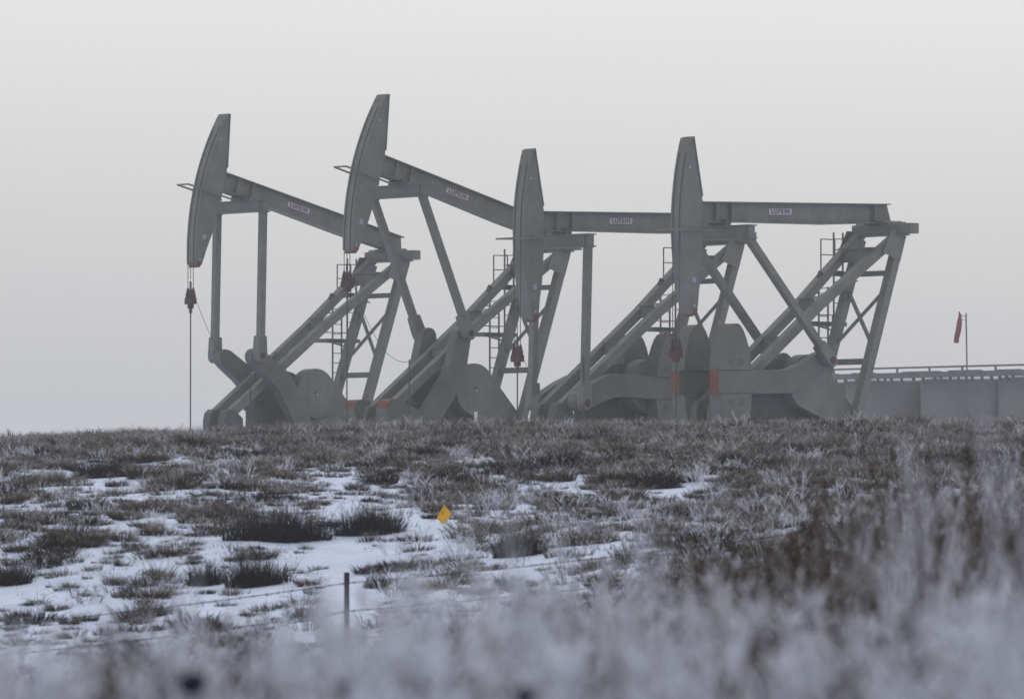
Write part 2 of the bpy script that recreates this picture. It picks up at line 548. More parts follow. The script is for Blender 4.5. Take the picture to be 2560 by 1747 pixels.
        # pitman arm from equalizer to the crank pin
        p0 = L(ue, sgn * 1.12, zb); p1 = Vector((pin[0], -sgn * 1.12, pin[1]))
        d = (p0 - p1).normalized()
        pm = MB()
        pm.beam(p1 + d * .45, p0 + d * .06, .21, .21, side=(1, 0, 0))
        pa = pm.build('pitman_arm', 'paint', root, bevel=.015)
        bb = MB()
        sdv = Vector((0, 1, 0)).cross(d)
        for (h0, h1, ww) in ((-.12, .6, .34),):
            q0, q1 = p1 + d * h0, p1 + d * h1
            pts2 = []
            for hh, wd in ((.62, .15), (.6, .155), (.35, .17), (.1, .185), (-.06, .175), (-.16, .12), (-.2, .05)):
                pts2.append((hh, wd))
            ol = [p1 + d * hh + sdv * wd for hh, wd in pts2] + [p1 + d * hh - sdv * wd for hh, wd in pts2[::-1]]
            bb.prism([(v_.x, v_.z) for v_ in ol], sgn * .955, sgn * 1.25)
        bb.build('pin_bearing', 'paint', pa, bevel=.02)
        MB().tube([Vector((pin[0], -sgn * 1.24, pin[1])), Vector((pin[0], -sgn * 1.28, pin[1]))], .10, 14).build('pin_cap', 'red', pa, bevel=.02)
        MB().box(L(ue - .14, sgn * 1.0, zb - .02), L(ue + .14, sgn * 1.24, zb - .0)).build('pitman_saddle', 'paint', pa)

    # ---- gear reducer, guard, motor
    gb = MB()
    gb.prism([(u, z + PIV) for u, z in ((-5.55, -5.2), (-2.75, -5.2), (-2.75, -4.2), (-2.95, -3.75), (-3.3, -3.55), (-3.75, -3.62), (-3.95, -3.5), (-4.15, -3.44), (-4.35, -3.5), (-4.6, -3.62), (-5.1, -3.72), (-5.45, -4.0), (-5.55, -4.3))], -.42, .1)
    gb.prism([(u, z + PIV) for u, z in ((-5.6, -4.7), (-2.7, -4.7), (-2.7, -4.55), (-5.6, -4.55))], -.46, .14)
    gr = gb.build('gear_reducer', 'paint_dark', root, bevel=.04)
    bg_ = MB()
    cgu, cgz, rg = -3.41, -4.14, .79
    ol = []
    for k in range(25):
        a = R(42) + R(205) * k / 24
        ol.append((cgu + rg * cos(a), cgz + rg * sin(a) + PIV))
    ol += [(-2.55, -5.28 + PIV), (-1.5, -5.95 + PIV), (-.75, -5.5 + PIV)]
    ol += [(-1.75, -4.72 + PIV), (-2.3, -4.16 + PIV)]
    bg_.prism(ol, .12, .55)
    guard = bg_.build('belt_guard', 'paint', root, bevel=.02)
    MB().prism([(cgu + .06 * cos(k * pi / 6), cgz + .09 * sin(k * pi / 6) + PIV) for k in range(12)], .55, .556).build('inspection_hole', 'paint_dark', guard)
    MB().prism([(cgu + .02 + .03 * cos(k * pi / 4), cgz - .035 + .04 * sin(k * pi / 4) + PIV) for k in range(8)], .556, .56).build('see_through_disc', 'sign', guard)  # pale disc painted for the brightness seen through the hole
    MB().tube([L(-1.35, -.55, -5.45), L(-1.35, .1, -5.45)], .3, 18).build('motor', 'paint_dark', root, bevel=.03)
    # pedestal and skid
    pd = MB()
    pd.prism([(u, z + PIV) for u, z in ((-5.75, -6.1), (-2.5, -6.1), (-2.7, -5.2), (-5.6, -5.2))], -.5, .48)
    pd.build('gear_pedestal', 'paint_dark', root)
    sk = MB()
    for n in (-.85, .85):
        sk.box(L(-7.4, n - .12, -6.6), L(-1.0, n + .12, -6.1))
    for u in (-7.2, -5.4, -3.4, -1.2):
        sk.box(L(u - .12, -.73, -6.55), L(u + .12, .73, -6.15))
    sk.build('base_skid', 'paint_dark', root)
    MB().box(L(-7.7, -1.3, -7.45), L(-.6, 1.3, -6.6)).build('foundation_block', 'concrete', root)

    # ---- samson post
    FP = [(-6.86, .37, -4.84), (-2.95, .41, -1.98), (.10, .80, .22)]
    for s in (1, -1):
        fl = MB()
        pts = [L(u, s * n, z) for u, n, z in FP]
        fl.beam(pts[0], pts[1], .24, .27)
        fl.beam(pts[1] - (pts[2] - pts[1]).normalized() * .02, pts[2], .238, .268)
        fl.build('front_leg', 'paint', root)
        ft = MB()
        ft.prism([(u, z + PIV) for u, z in ((-7.18, -6.1), (-6.35, -6.1), (-6.42, -4.95), (-6.72, -4.72), (-6.98, -4.66), (-7.12, -4.78), (-7.18, -5.0))], s * .37 - .17, s * .37 + .17)
        ft.build('leg_foot', 'paint_dark', root, bevel=.03)
        rl = MB()
        rt, rb = L(.06, s * .78, .05), L(-2.15, s * .82, -6.1)
        rl.beam(rt, rb, .26, .25, side=(0, 1, 0))
        rl.build('rear_leg', 'paint', root)
        gs = MB()
        gs.prism([(u, z + PIV) for u, z in ((-.75, -.38), (-.05, -.62), (.2, .1), (.05, .3), (-.35, .3))], s * .9, s * .93)
        gs.build('apex_gusset', 'paint', root)
        # corner gussets where the bracing meets the rear leg
        gp = MB()
        gp.prism([(u, z + PIV) for u, z in ((-.62, -1.2), (-.68, -1.5), (-.75, -1.75), (-.62, -1.9), (-.5, -1.4))], s * .8 - .02, s * .8 + .02)
        gp.build('brace_gusset', 'paint', root)
    for z, u, n, h in ((-2.98, -4.44, .26, .26), (-1.86, -2.94, .30, .27), (-.36, -.86, .66, .30)):
        rg_ = MB().box(L(u - .02, -n, z - h + .02), L(u + .02, n, z + .1))
        rg_.box(L(u - .12, -n, z + .1), L(u + .12, n, z + .13))
        rg_.build('leg_crossbeam', 'paint', root)
    for z, h in ((-.96, .15), (-3.52, .17)):
        u = .06 + (z - .05) * .3593
        MB().box(L(u - .08, -.7, z - h / 2), L(u + .08, .7, z + h / 2)).build('rear_crossbar', 'paint', root)
    ru = lambda z: .06 + (z - .05) * .3593
    for s in (1, -1):
        MB().beam(L(ru(-1.45) + .01 * s, s * .72, -1.45), L(ru(-2.98) + .03 * s, -s * .72, -2.98), .085, .085).build('diagonal_brace', 'paint', root)
    cbm = MB()
    cbm.box(L(-.12, -.95, .17), L(.22, 1.42, .47))
    cbm.box(L(-.2, -.9, .13), L(.3, 1.0, .17))
    cbm.box(L(-.15, -.42, .47), L(.3, .42, .55))
    cbm.prism([bf(*q) for q in ((.35, .53), (-.92, .53), (-.92, .60), (.35, .60))], -.25, .25)
    cbm.build('centre_bearing', 'paint', root, bevel=.02)
    for s in (1, -1):
        MB().tube([L(.05, s * .45, .40), L(.05, s * .85, .40)], .15, 14).build('bearing_cap', 'paint', root, bevel=.02)

    # ---- ladder and rest platforms on the far side
    def ladder(u0, u1, n, z0, z1):
        l = MB()
        for u in (u0, u1):
            l.box(L(u - .02, n - .02, z0), L(u + .02, n + .02, z1))
        z = z0 + .2
        while z < z1 - .03:
            l.box(L(u0 + .02, n - .013, z - .013), L(u1 - .02, n + .013, z + .013)); z += .31
        return l
    l1 = ladder(-1.33, -.95, -1.1, -6.1, -1.32); l1.build('ladder', 'paint', root)
    lc = MB()
    for z in (-1.36, -1.5, -1.62):
        lc.tube([L(-1.33, -1.12, z), L(-1.38, -1.4, z), L(-1.14, -1.55, z), L(-.9, -1.4, z), L(-.95, -1.12, z)], .014, 5)
    lc.build('ladder_cage', 'paint', root)
    l2 = ladder(-.71, -.33, -1.1, -2.3, .26); l2.build('ladder', 'paint', root)
    for (u0, u1, z, zh) in ((-1.53, -.1, -2.33, .22), (-.62, .0, -.86, .95)):
        pf = MB().box(L(u0, -1.16, z - .12), L(u1, -1.75, z))
        pf.beam(L(u0 + .1, -1.2, z - .1), L(u0 + .75, -.95, z - .28), .04, .04)
        po = pf.build('rest_platform', 'paint', root)
        rl_ = MB()
        top_z = z + zh
        for u in (u0 + .02, u1 - .02):
            rl_.box(L(u - .015, -1.74, z), L(u + .015, -1.71, top_z))
        for hz_ in ((z + .5, top_z) if zh > .5 else (top_z,)):
            rl_.box(L(u0 + .035, -1.74, hz_ - .015), L(u1 - .035, -1.71, hz_ + .015))
        rl_.build('platform_rail', 'paint', po)
    # lifting lug on the front leg
    MB().tube([L(-1.98, -.5, -1.08), L(-1.90, -.5, -.93), L(-1.80, -.5, -.98)], .05, 8).build('lifting_lug', 'paint_dark', root)
    # load cell cable drooping from carrier bar to the pole by the front legs
    a_, b_ = L(uc + .1, .2, carrier_z - .12), L(-6.68, 1.2, -3.35)
    pts = []
    for k in range(15):
        s = k / 14
        p = a_.lerp(b_, s); p.z -= (1.25 if phi > .2 else 2.6) * 4 * s * (1 - s) * .55
        pts.append(p)
    if pos[0] < 8:
        MB().tube(pts, .008, 5).build('signal_cable', 'cable', root)
    return root


UNITS = [((-4.041, 177.875), 17.24, 120.5, -1.24, 'grey-green pumpjack with raised head and upright pitman arms, its rod hanging against open sky'),
         ((1.038, 170.934), 18.25, 50.3, -.98, 'grey-green pumpjack with the highest reaching head and both pitman arms slanting back'),
         ((6.170, 165.562), 2.22, 177.8, -3.33, 'grey-green pumpjack with level beam, lowest head top, red carrier bar hanging before its rear legs'),
         ((10.594, 160.0), 2.13, 1.0, -3.33, 'nearest grey-green pumpjack, level beam, crank lying flat with capped counterweights above and below')]
for pos, ph, ck, cz, lb in UNITS:
    pumpjack(pos, R(ph), R(ck), cz, lb)
    # thin pole beside the front legs that takes the signal cable
    rv = Vector((cos(TH), sin(TH), 0)); nv = Vector((sin(TH), -cos(TH), 0))
    if pos[0] < 8:
        p = Vector((pos[0], pos[1], 0)) + rv * -6.68 + nv * 1.2
        po = MB().tube([(0, 0, -.1), (0, 0, 2.2), (0, 0, 4.0)], [.03, .028, .022], 8).build('cable_pole', 'cable')
        po.location = p
        which = {0: 'first pumpjack from the left', 1: 'raised-head pumpjack second from the left', 2: 'level pumpjack third from the left'}[[u_[0] for u_ in UNITS].index(pos)]
        tag(po, 'thin dark pole beside the front legs of the ' + which, 'pole', 'cable poles by the pumpjacks')

# ------------------------------------------------------------------ tank battery behind, right
DIA = 4.7
rowv = Vector((.633, -.774, 0))
T1 = Vector((25.0, 249.0, 0))
labels = ['grey storage tank at the right edge of the picture, nearest of the battery', 'grey storage tank below and right of the windsock pole',
          'grey storage tank standing directly left of the windsock pole', 'grey storage tank half hidden by the rear leg of the nearest pumpjack',
          'grey storage tank behind the crank of the nearest pumpjack']
s_t = 13835 / 252
def px(x, y, d):
    """photograph pixel and distance -> point (used for placing things on the site plan)"""
    a = R(1.489)
    dx, dv = (x - 1280) / 13835, (873.5 - y) / 13835
    v = Vector((dx, cos(a) - dv * sin(a), sin(a) + dv * cos(a)))
    return v * (d / v.y)
step = DIA * 1.09
tank1 = px(2496.8, 1000, 251)
tank1.x += DIA / 2; tank1.z = 0
TANK_H = 5.2
tanks = []
for k in range(-1, 4):
    c = tank1 - rowv * (step * k)
    root = empty('storage_tank', (c.x, c.y, 0))
    tag(root, labels[k + 1], 'tank', 'storage tanks in a row')
    mb = MB(); seg = 64
    rr = DIA / 2
    vs = []; fs = []
    prof = [(rr, -.2), (rr, .02), (rr, 1.72), (rr + .012, 1.74), (rr + .012, 1.78), (rr, 1.8), (rr, 3.45), (rr + .012, 3.47), (rr + .012, 3.51), (rr, 3.53), (rr, TANK_H - .06), (rr + .04, TANK_H - .05), (rr + .04, TANK_H)]
    for r_, z_ in prof:
        for i in range(seg):
            a = 2 * pi * i / seg
            vs.append((r_ * cos(a), r_ * sin(a), z_))
    for j in range(len(prof) - 1):
        for i in range(seg):
            i2 = (i + 1) % seg
            fs.append((j * seg + i, j * seg + i2, (j + 1) * seg + i2, (j + 1) * seg + i))
    mb.add(vs, fs); mb.build('tank_shell', 'tank', root, smooth=False)
    rf = MB(); vs = []; fs = []
    for r_, z_ in ((rr + .03, TANK_H), (rr + .03, TANK_H + .06), (rr * .5, TANK_H + .2), (.05, TANK_H + .3)):
        for i in range(seg):
            a = 2 * pi * i / seg; vs.append((r_ * cos(a), r_ * sin(a), z_))
    for j in range(3):
        for i in range(seg):
            i2 = (i + 1) % seg; fs.append((j * seg + i, j * seg + i2, (j + 1) * seg + i2, (j + 1) * seg + i))
    rf.add(vs, fs); rf.build('snowy_roof', 'snowcap', root)
    tanks.append(c)
# walkway along the tank tops
wk = empty('tank_walkway', (tank1.x, tank1.y, 0), math.atan2(rowv.y, rowv.x))
tag(wk, 'long raised walkway with pipe rail along the tops of the grey tanks', 'walkway')
x0, x1 = -step * 3 - 2.6, step + 2.6
yo = -DIA / 2 - .3
MB().box((x0, yo - .55, TANK_H + .10), (x1, yo + .3, TANK_H + .34)).build('walkway_deck', 'walk', wk)
for k in range(-1, 4):
    pass
x = x0 + .3; random.seed(4)
nb = 0
while x < x1:
    MB().box((x, yo - .50, TANK_H - .12), (x + random.choice((.05, .07, .12)), yo - .38, TANK_H + .10)).build('deck_bracket', 'walk', wk)
    x += random.uniform(.35, .8); nb += 1
MB().tube([(x0, yo - .5, TANK_H + .56), (x1, yo - .5, TANK_H + .56)], .045, 8).build('pipe_rail', 'walk', wk)
x = x0 + .4
while x < x1:
    MB().box((x, yo - .53, TANK_H + .34), (x + .09, yo - .47, TANK_H + .53)).build('rail_post', 'walk', wk); x += 2.15
x = x0 + 1
while x < x1:
    ln = random.uniform(1.2, 2.6)
    MB().box((x, yo - .3, TANK_H + .34), (x + ln, yo - .1, TANK_H + random.uniform(.36, .40))).build('pipe_fitting', 'walk', wk); x += ln + random.uniform(.5, 2.2)
# windsock
base = px(2418, 930, 246)
ws = empty('windsock', (base.x, base.y, base.z))
tag(ws, 'limp red windsock hanging from a thin pole above the tanks', 'windsock')
top = px(2415, 783, 246) - base
MB().tube([(0, 0, -.35), (top.x, 0, top.z)], .035, 8).build('pole', 'walk', ws)
arm = MB()
a1 = px(2401, 786, 246) - base; a2 = px(2414, 792, 246) - base; a3 = px(2414, 800, 246) - base
arm.tube([a2, a1], .015, 6); arm.tube([a3, px(2401, 799, 246) - base], .012, 6)
arm.build('swivel_arm', 'walk', ws)
pts = [px(x, y, 246) - base for x, y in ((2398.5, 779), (2399.5, 790), (2398.5, 808), (2396, 826), (2392, 842), (2390, 857))]
sock = MB().tube(pts, [.03, .07, .12, .125, .12, .11], 12)
for i, v_ in enumerate(sock.v):   # soft folds
    x_, y_, z_ = v_
    f_ = .02 * noise.noise(Vector((x_ * 6, y_ * 6, z_ * 5)))
    sock.v[i] = (x_ + f_, y_ + f_, z_)
sock.build('sock', 'sock', ws, smooth=True)

# ------------------------------------------------------------------ fence
fp = empty('barbed_wire_fence', (0, 57.5, -1.8))
tag(fp, 'sagging barbed wire fence with thin dark steel posts crossing the snowy slope', 'fence')
def FP_(k, dx=0):
    x = -1.70 + (k + dx) * 5.42
    y = 57 + (k + dx) * 1.6
    return x, y
post_top = {}
for k in range(-2, 4):
    x, y = FP_(k)
    yp = 1430 - 147 * k
    zt = (px(0, yp, y)).z
    post_top[k] = zt
    mb = MB()
    zg = ground(x, y, True) - .3
    lx, ly = x, y - 57.5
    mb.box((lx - .027, ly - .018, zg + 1.8), (lx + .027, ly - .006, zt + 1.8 - .12))
    mb.box((lx - .006, ly - .006, zg + 1.8), (lx + .006, ly + .03, zt + 1.8 - .12))
    mb.box((lx - .028, ly - .019, zt + 1.8 - .12), (lx + .028, ly - .005, zt + 1.8), 1)
    mb.box((lx - .007, ly - .005, zt + 1.8 - .12), (lx + .007, ly + .031, zt + 1.8), 1)
    z = zg + 2.0
    while z < zt + 1.75:
        mb.box((lx - .012, ly - .026, z), (lx + .012, ly - .018, z + .02)); z += .06
    mb.build('fence_post', ['post', 'post_top'], fp)
random.seed(5)
for i, dzw in enumerate((.11, .40, .68, .95)):
    pts = []
    for k in range(-2, 3):
        for j in range(14):
            s = j / 14
            x, y = FP_(k, s)
            z = post_top[k] * (1 - s) + post_top[k + 1] * s - dzw - .07 * 4 * s * (1 - s) * (.6 + .3 * ((i * 7 + k * 3) % 5) / 4)
            pts.append((x, y - 57.5 - .03, z + 1.8))
    mb = MB().tube(pts, .0048, 5)
    for a, b in zip(pts[:-1], pts[1:]):
        for s in (.2, .55, .9):
            p = Vector(a).lerp(Vector(b), s)
            mb.beam(p + Vector((-.008, 0, .014)), p + Vector((.008, 0, -.014)), .004, .004)
            mb.beam(p + Vector((.008, .01, .013)), p + Vector((-.008, -.01, -.013)), .004, .004)
    mb.build('barbed_wire', 'wire', fp)

# ------------------------------------------------------------------ marker flag, stake
p = px(1109, 1262, 79)
gz = ground(p.x, p.y)
fl = empty('marker_flag', (p.x, p.y, gz))
tag(fl, 'small yellow marker flag standing tilted on a thin wire in frosted grass', 'flag')
cx, cz_ = 0, p.z - gz - .14
mb = MB()
A_ = [(.005, .145), (.112, .02), (.005, -.155), (-.100, -.045)]
vs = []; fs = []
G_ = 6
for i in range(G_ + 1):
    for j in range(G_ + 1):
        s, t_ = i / G_, j / G_
        P0 = Vector(A_[0]) * (1 - s) * (1 - t_) + Vector(A_[1]) * s * (1 - t_) + Vector(A_[2]) * s * t_ + Vector(A_[3]) * (1 - s) * t_
        vs.append((P0.x, .03 * sin(s * 3.3 + t_ * 2) * 1.0, P0.y + cz_))
for i in range(G_):
    for j in range(G_):
        fs.append((i * (G_ + 1) + j, (i + 1) * (G_ + 1) + j, (i + 1) * (G_ + 1) + j + 1, i * (G_ + 1) + j + 1))
mb.add(vs, fs)
o = mb.build('flag_sheet', 'flag', fl, smooth=True)
so = o.modifiers.new('thickness', 'SOLIDIFY'); so.thickness = .002
MB().tube([(.02, .02, -.1), (.01, .02, cz_ - .1), (-.03, .02, cz_ + .1)], .0035, 6).build('wire_stake', 'cable', fl)
p = px(1187.5, 1055, 117)
gz = ground(p.x, p.y)
sk = MB().box((-.03, -.02, -.1), (.03, .02, .42)).build('marker_stake', 'stake')
sk.location = (p.x, p.y, gz); sk.rotation_euler = (0, R(3), .4)
tag(sk, 'short white stake in the grass on the crest below a pumpjack', 'stake')


# ------------------------------------------------------------------ plants
def blade(mb, base, az, lean, h, wd, bend, f0, f1, seg=3, droop=0):
    """tapered ribbon; lean/bend in radians from vertical"""
    p = Vector(base)
    a = lean
    ca, sa = cos(az), sin(az)
    wx = Vector((-sa, ca, 0))
    tw = random.uniform(0, pi)
    wv = wx * cos(tw) + Vector((ca, sa, 0)) * sin(tw)
    vs = []; col = []
    for i in range(seg + 1):
        s = i / seg
        ww = wd * (1 - s * .75) * .5
        vs += [p - wv * ww, p + wv * ww]
        fr = f0 + (f1 - f0) * s ** 2.0
        col += [fr, fr]
        a += bend / seg * (1 + droop * s * 2)
        p = p + Vector((ca * sin(a), sa * sin(a), cos(a))) * (h / seg)
    mb.add(vs, [(2 * i, 2 * i + 1, 2 * i + 3, 2 * i + 2) for i in range(seg)], 0, col)
    return p


def twig(mb, base, d, ln, wd, depth, f, spread, kids):
    """branching stem made of thin crossed ribbons"""
    p = Vector(base); d = Vector(d).normalized()
    seg = 3
    pts = [p]
    for i in range(seg):
        d = (d + Vector((random.uniform(-1, 1), random.uniform(-1, 1), random.uniform(-.5, 1))) * .14).normalized()
        p = p + d * (ln / seg); pts.append(p)
    for q in range(2):
        ang = random.uniform(0, pi)
        d_, s_, u_ = frame(d)
        wv = s_ * cos(ang + q * pi / 2) + u_ * sin(ang + q * pi / 2)
        vs = []; col = []
        for i, pp in enumerate(pts):
            ww = wd * (1 - .6 * i / seg) / 2
            vs += [pp - wv * ww, pp + wv * ww]
            fr = min(1, f * (.35 + .65 * i / seg) if depth >= 2 else f * (.75 + .25 * i / seg))
            col += [fr, fr]
        mb.add(vs, [(2 * i, 2 * i + 1, 2 * i + 3, 2 * i + 2) for i in range(seg)], 0, col)
    if depth > 0:
        for k in range(kids):
            s = random.uniform(.25, 1)
            i = min(seg - 1, int(s * seg)); q = pts[i].lerp(pts[i + 1], s * seg - i)
            az = random.uniform(0, 2 * pi)
            dd = (d + Vector((cos(az), sin(az), random.uniform(-.1, .5))) * spread).normalized()
            twig(mb, q, dd, ln * random.uniform(.3, .55), wd * .6, depth - 1, min(1, f * 1.15), spread, kids)


PROTO = bpy.data.collections.new('plant_kinds')


def proto(name, mb, material):
    me = bpy.data.meshes.new(name)
    me.from_pydata(mb.v, [], mb.f)
    me.materials.append(M[material])
    at = me.attributes.new('frost', 'FLOAT', 'POINT'); at.data.foreach_set('value', mb.col)
    return me


def tuft(n, h, rad, wd, f0, f1, lean, bend, seed, droop=0):
    random.seed(seed)
    mb = MB()
    for i in range(int(n * .42)):                       # dark low blades; occlusion at the tuft base put into their colour
        az = random.uniform(0, 2 * pi); r = rad * .95 * math.sqrt(random.random())
        blade(mb, (cos(az) * r, sin(az) * r, -.03), az + random.uniform(-1, 1), lean * (r / rad) * random.uniform(.5, 1.4), h * random.uniform(.35, .75), wd * 1.5,
              bend * random.uniform(.2, 1), 0, random.uniform(0, .12), 3, droop)
    left = n
    while left > 0:                                     # stems stand in little bunches, each rimed or bare
        az = random.uniform(0, 2 * pi); r = rad * math.sqrt(random.random())
        a2 = az + random.uniform(-.7, .7); hh = h * random.uniform(.5, 1.1)
        icy = random.random() < f1 * .8
        fr = random.uniform(.8, 1) if icy else random.uniform(.15, .45)
        ln = lean * (r / rad) * random.uniform(.4, 1.3); bd = bend * random.uniform(.2, 1.2)
        for k in range(random.choice((2, 3, 4, 5))):
            left -= 1
            blade(mb, (cos(az) * r + random.gauss(0, .008), sin(az) * r + random.gauss(0, .008), -.03), a2 + random.gauss(0, .12), ln + random.gauss(0, .05), hh * random.uniform(.8, 1.05) * (1.08 if icy else .9),
                  wd * random.uniform(.8, 1.3) * (1.25 if icy else 1), bd, f0 * random.random(), fr * random.uniform(.85, 1), 3, droop)
    return mb


def bush(n, h, rad, wd, f, seed, depth=2, kids=3, up=.9):
    random.seed(seed)
    mb = MB()
    for i in range(n):
        az = random.uniform(0, 2 * pi); r = rad * math.sqrt(random.random()) * .6
        d = Vector((cos(az) * r / rad, sin(az) * r / rad, up))
        twig(mb, (cos(az) * r, sin(az) * r, -.03), d, h * random.uniform(.5, .85), wd, depth, f, .75, kids)
    return mb


GRASS = []   # (mesh)
for s in range(4):
    GRASS.append(proto('grass', tuft(380, .25, .22, 0.0056, .0, .56, .55, .6, 20 + s, .3), 'straw'))          # 0-3 straw tuft
for s in range(3):
    GRASS.append(proto('grass', tuft(230, .22, .26, .0054, .0, .95, .6, .5, 30 + s, .2), 'straw'))           # 4-6 frosted
for s in range(3):
    GRASS.append(proto('grass', tuft(26, .44, .22, .0066, .15, .8, .3, 1.3, 40 + s, 1.0), 'straw'))          # 7-9 tall drooping stalks
for s in range(3):
    GRASS.append(proto('grass', bush(12, .27, .22, .0075, .8, 50 + s), 'dark_twig'))                         # 10-12 frosted dark twigs
for s in range(3):
    GRASS.append(proto('grass', tuft(420, .21, .24, .0085, .0, .07, .6, .5, 60 + s, .1), 'dark_twig'))       # 13-15 dark low clump
for s in range(3):
    GRASS.append(proto('grass', tuft(34, .15, .34, .0056, .0, .8, .5, .5, 70 + s, .1), 'straw'))            # 16-18 stubble
for s in range(3):
    GRASS.append(proto('grass', bush(8, .27, .2, .0085, 1.0, 80 + s, 2, 4), 'frost_weed'))                   # 19-21 white frosted forbs


def plume(n, h, rad, wd, f, seed, fluff, lean=.18):
    """tall stems, each ending in a long rime-covered seed plume"""
    random.seed(seed)
    mb = MB()
    for i in range(n):
        az = random.uniform(0, 2 * pi); r = rad * math.sqrt(random.random())
        hh = h * random.uniform(.55, 1.0)
        bx, by = cos(az) * r, sin(az) * r
        ln = lean * random.uniform(.2, 1.3)
        tip = blade(mb, (bx, by, -.03), az, ln, hh, wd, .25, f * .5, f, 4, .2)
        base = Vector((bx, by, 0))
        for k in range(fluff):
            s = 1 - .5 * random.random() ** 1.4
            q = base.lerp(tip, s)
            a2 = random.uniform(0, 2 * pi)
            fr = max(0, min(1, f * random.uniform(.7, 1.2)))
            twig(mb, q, (cos(a2) * .8, sin(a2) * .8, random.uniform(.2, 1.0)), hh * random.uniform(.05, .13) * (1.6 - s), wd * .8, 0, fr, .6, 0)
    return mb


WEEDS = []
for s in range(3):
    WEEDS.append(proto('weed', plume(9, .95, .20, .011, 1.0, 100 + s, 42), 'frost_weed'))                    # 0-2 whitened plumes
for s in range(2):
    WEEDS.append(proto('weed', plume(8, .95, .16, .012, .3, 110 + s, 30), 'brown_weed'))                    # 3-4 brown seed stalks
for s in range(2):
    WEEDS.append(proto('weed', tuft(52, .95, .16, .011, .1, .34, .25, .45, 120 + s, .4), 'brown_weed'))       # 5-6 tall dry grass
for s in range(2):
    WEEDS.append(proto('weed', bush(5, .85, .16, .012, 1.0, 130 + s, 3, 3, 2.2), 'frost_weed'))              # 7-8 whitened branching weeds


def scatter(name, meshes, pts, label=None):
    """one object: plants instanced on points by geometry nodes"""
    col = bpy.data.collections.new(name + '_kinds')
    for i, me in enumerate(meshes):
        po = bpy.data.objects.new('%s_kind_%02d' % (name, i), me)
        col.objects.link(po)
    me = bpy.data.meshes.new(name)
    me.from_pydata([p[0] for p in pts], [], [])
    a = me.attributes.new('scl', 'FLOAT_VECTOR', 'POINT'); a.data.foreach_set('vector', [c for p in pts for c in p[1]])
    a = me.attributes.new('rot', 'FLOAT_VECTOR', 'POINT'); a.data.foreach_set('vector', [c for p in pts for c in p[2]])
    a = me.attributes.new('kin', 'INT', 'POINT'); a.data.foreach_set('value', [p[3] for p in pts])
    o = bpy.data.objects.new(name, me)
    COL.objects.link(o)
    ng = bpy.data.node_groups.new(name, 'GeometryNodeTree')
    ng.interface.new_socket('Geometry', in_out='INPUT', socket_type='NodeSocketGeometry')
    ng.interface.new_socket('Geometry', in_out='OUTPUT', socket_type='NodeSocketGeometry')
    N = ng.nodes; Lk = ng.links
    gi = N.new('NodeGroupInput'); go = N.new('NodeGroupOutput')
    ci = N.new('GeometryNodeCollectionInfo'); ci.inputs['Collection'].default_value = col
    ci.inputs['Separate Children'].default_value = True; ci.inputs['Reset Children'].default_value = True
    ip = N.new('GeometryNodeInstanceOnPoints'); ip.inputs['Pick Instance'].default_value = True
    def attr(nm, ty):
        n_ = N.new('GeometryNodeInputNamedAttribute'); n_.data_type = ty; n_.inputs['Name'].default_value = nm
        return n_.outputs['Attribute']
    e2r = N.new('FunctionNodeEulerToRotation')
    Lk.new(attr('rot', 'FLOAT_VECTOR'), e2r.inputs[0])
    Lk.new(gi.outputs[0], ip.inputs['Points']); Lk.new(ci.outputs[0], ip.inputs['Instance'])
    Lk.new(attr('kin', 'INT'), ip.inputs['Instance Index']); Lk.new(e2r.outputs[0], ip.inputs['Rotation'])
    Lk.new(attr('scl', 'FLOAT_VECTOR'), ip.inputs['Scale']); Lk.new(ip.outputs[0], go.inputs[0])
    md = o.modifiers.new('plants', 'NODES'); md.node_group = ng
    o['kind'] = 'stuff'
    if label: o['label'] = label
    return o


SHRUBS = [
        (695, 1355, 330, 105, 'widest dark bushy shrub on the slope, left of the yellow flag'),
        (925, 1338, 210, 92, 'dark rounded shrub between the widest shrub and the yellow flag'),
        (645, 1462, 200, 92, 'dark shrub on open snow straight below the widest shrub'),
        (515, 1464, 120, 70, 'small dark shrub at the left end of the pair above the fence wires'),
        (30, 1464, 130, 70, 'dark shrub cut off by the left edge of the picture'),
        (320, 1492, 95, 36, 'low dark cushion shrub on bare snow at lower left'),
        (1300, 1388, 165, 78, 'brownish shrub standing right of and below the yellow flag'),
        (1640, 1222, 150, 55, 'low dark shrub on the right-hand part of the slope'),
        (280, 1192, 240, 58, 'long dark shrub high on the left part of the slope'),
        (940, 1470, 80, 38, 'small dark shrub just right of the near fence post')]


def dist_for(x, y):
    """distance at which the pixel's sight line meets the ground"""
    d = 45.0
    while d < 118:
        p = px(x, y, d)
        if p.z <= ground(p.x, p.y): return d
        d += .25
    return d


SHRUB_AT = []
for q_ in SHRUBS:
    d_ = dist_for(q_[0], q_[1]); p_ = px(q_[0], q_[1], d_)
    SHRUB_AT.append((p_.x, p_.y, q_[2] / 13835 * d_ * .5))
FLAG_AT = px(1109, 1262, 79)


def fb(x, y, s, z=0.0):
    return noise.noise(Vector((x * s, y * s, z))) + .5 * noise.noise(Vector((x * s * 2.1, y * s * 2.1, z + 5))) + .25 * noise.noise(Vector((x * s * 4.3, y * s * 4.3, z + 9)))


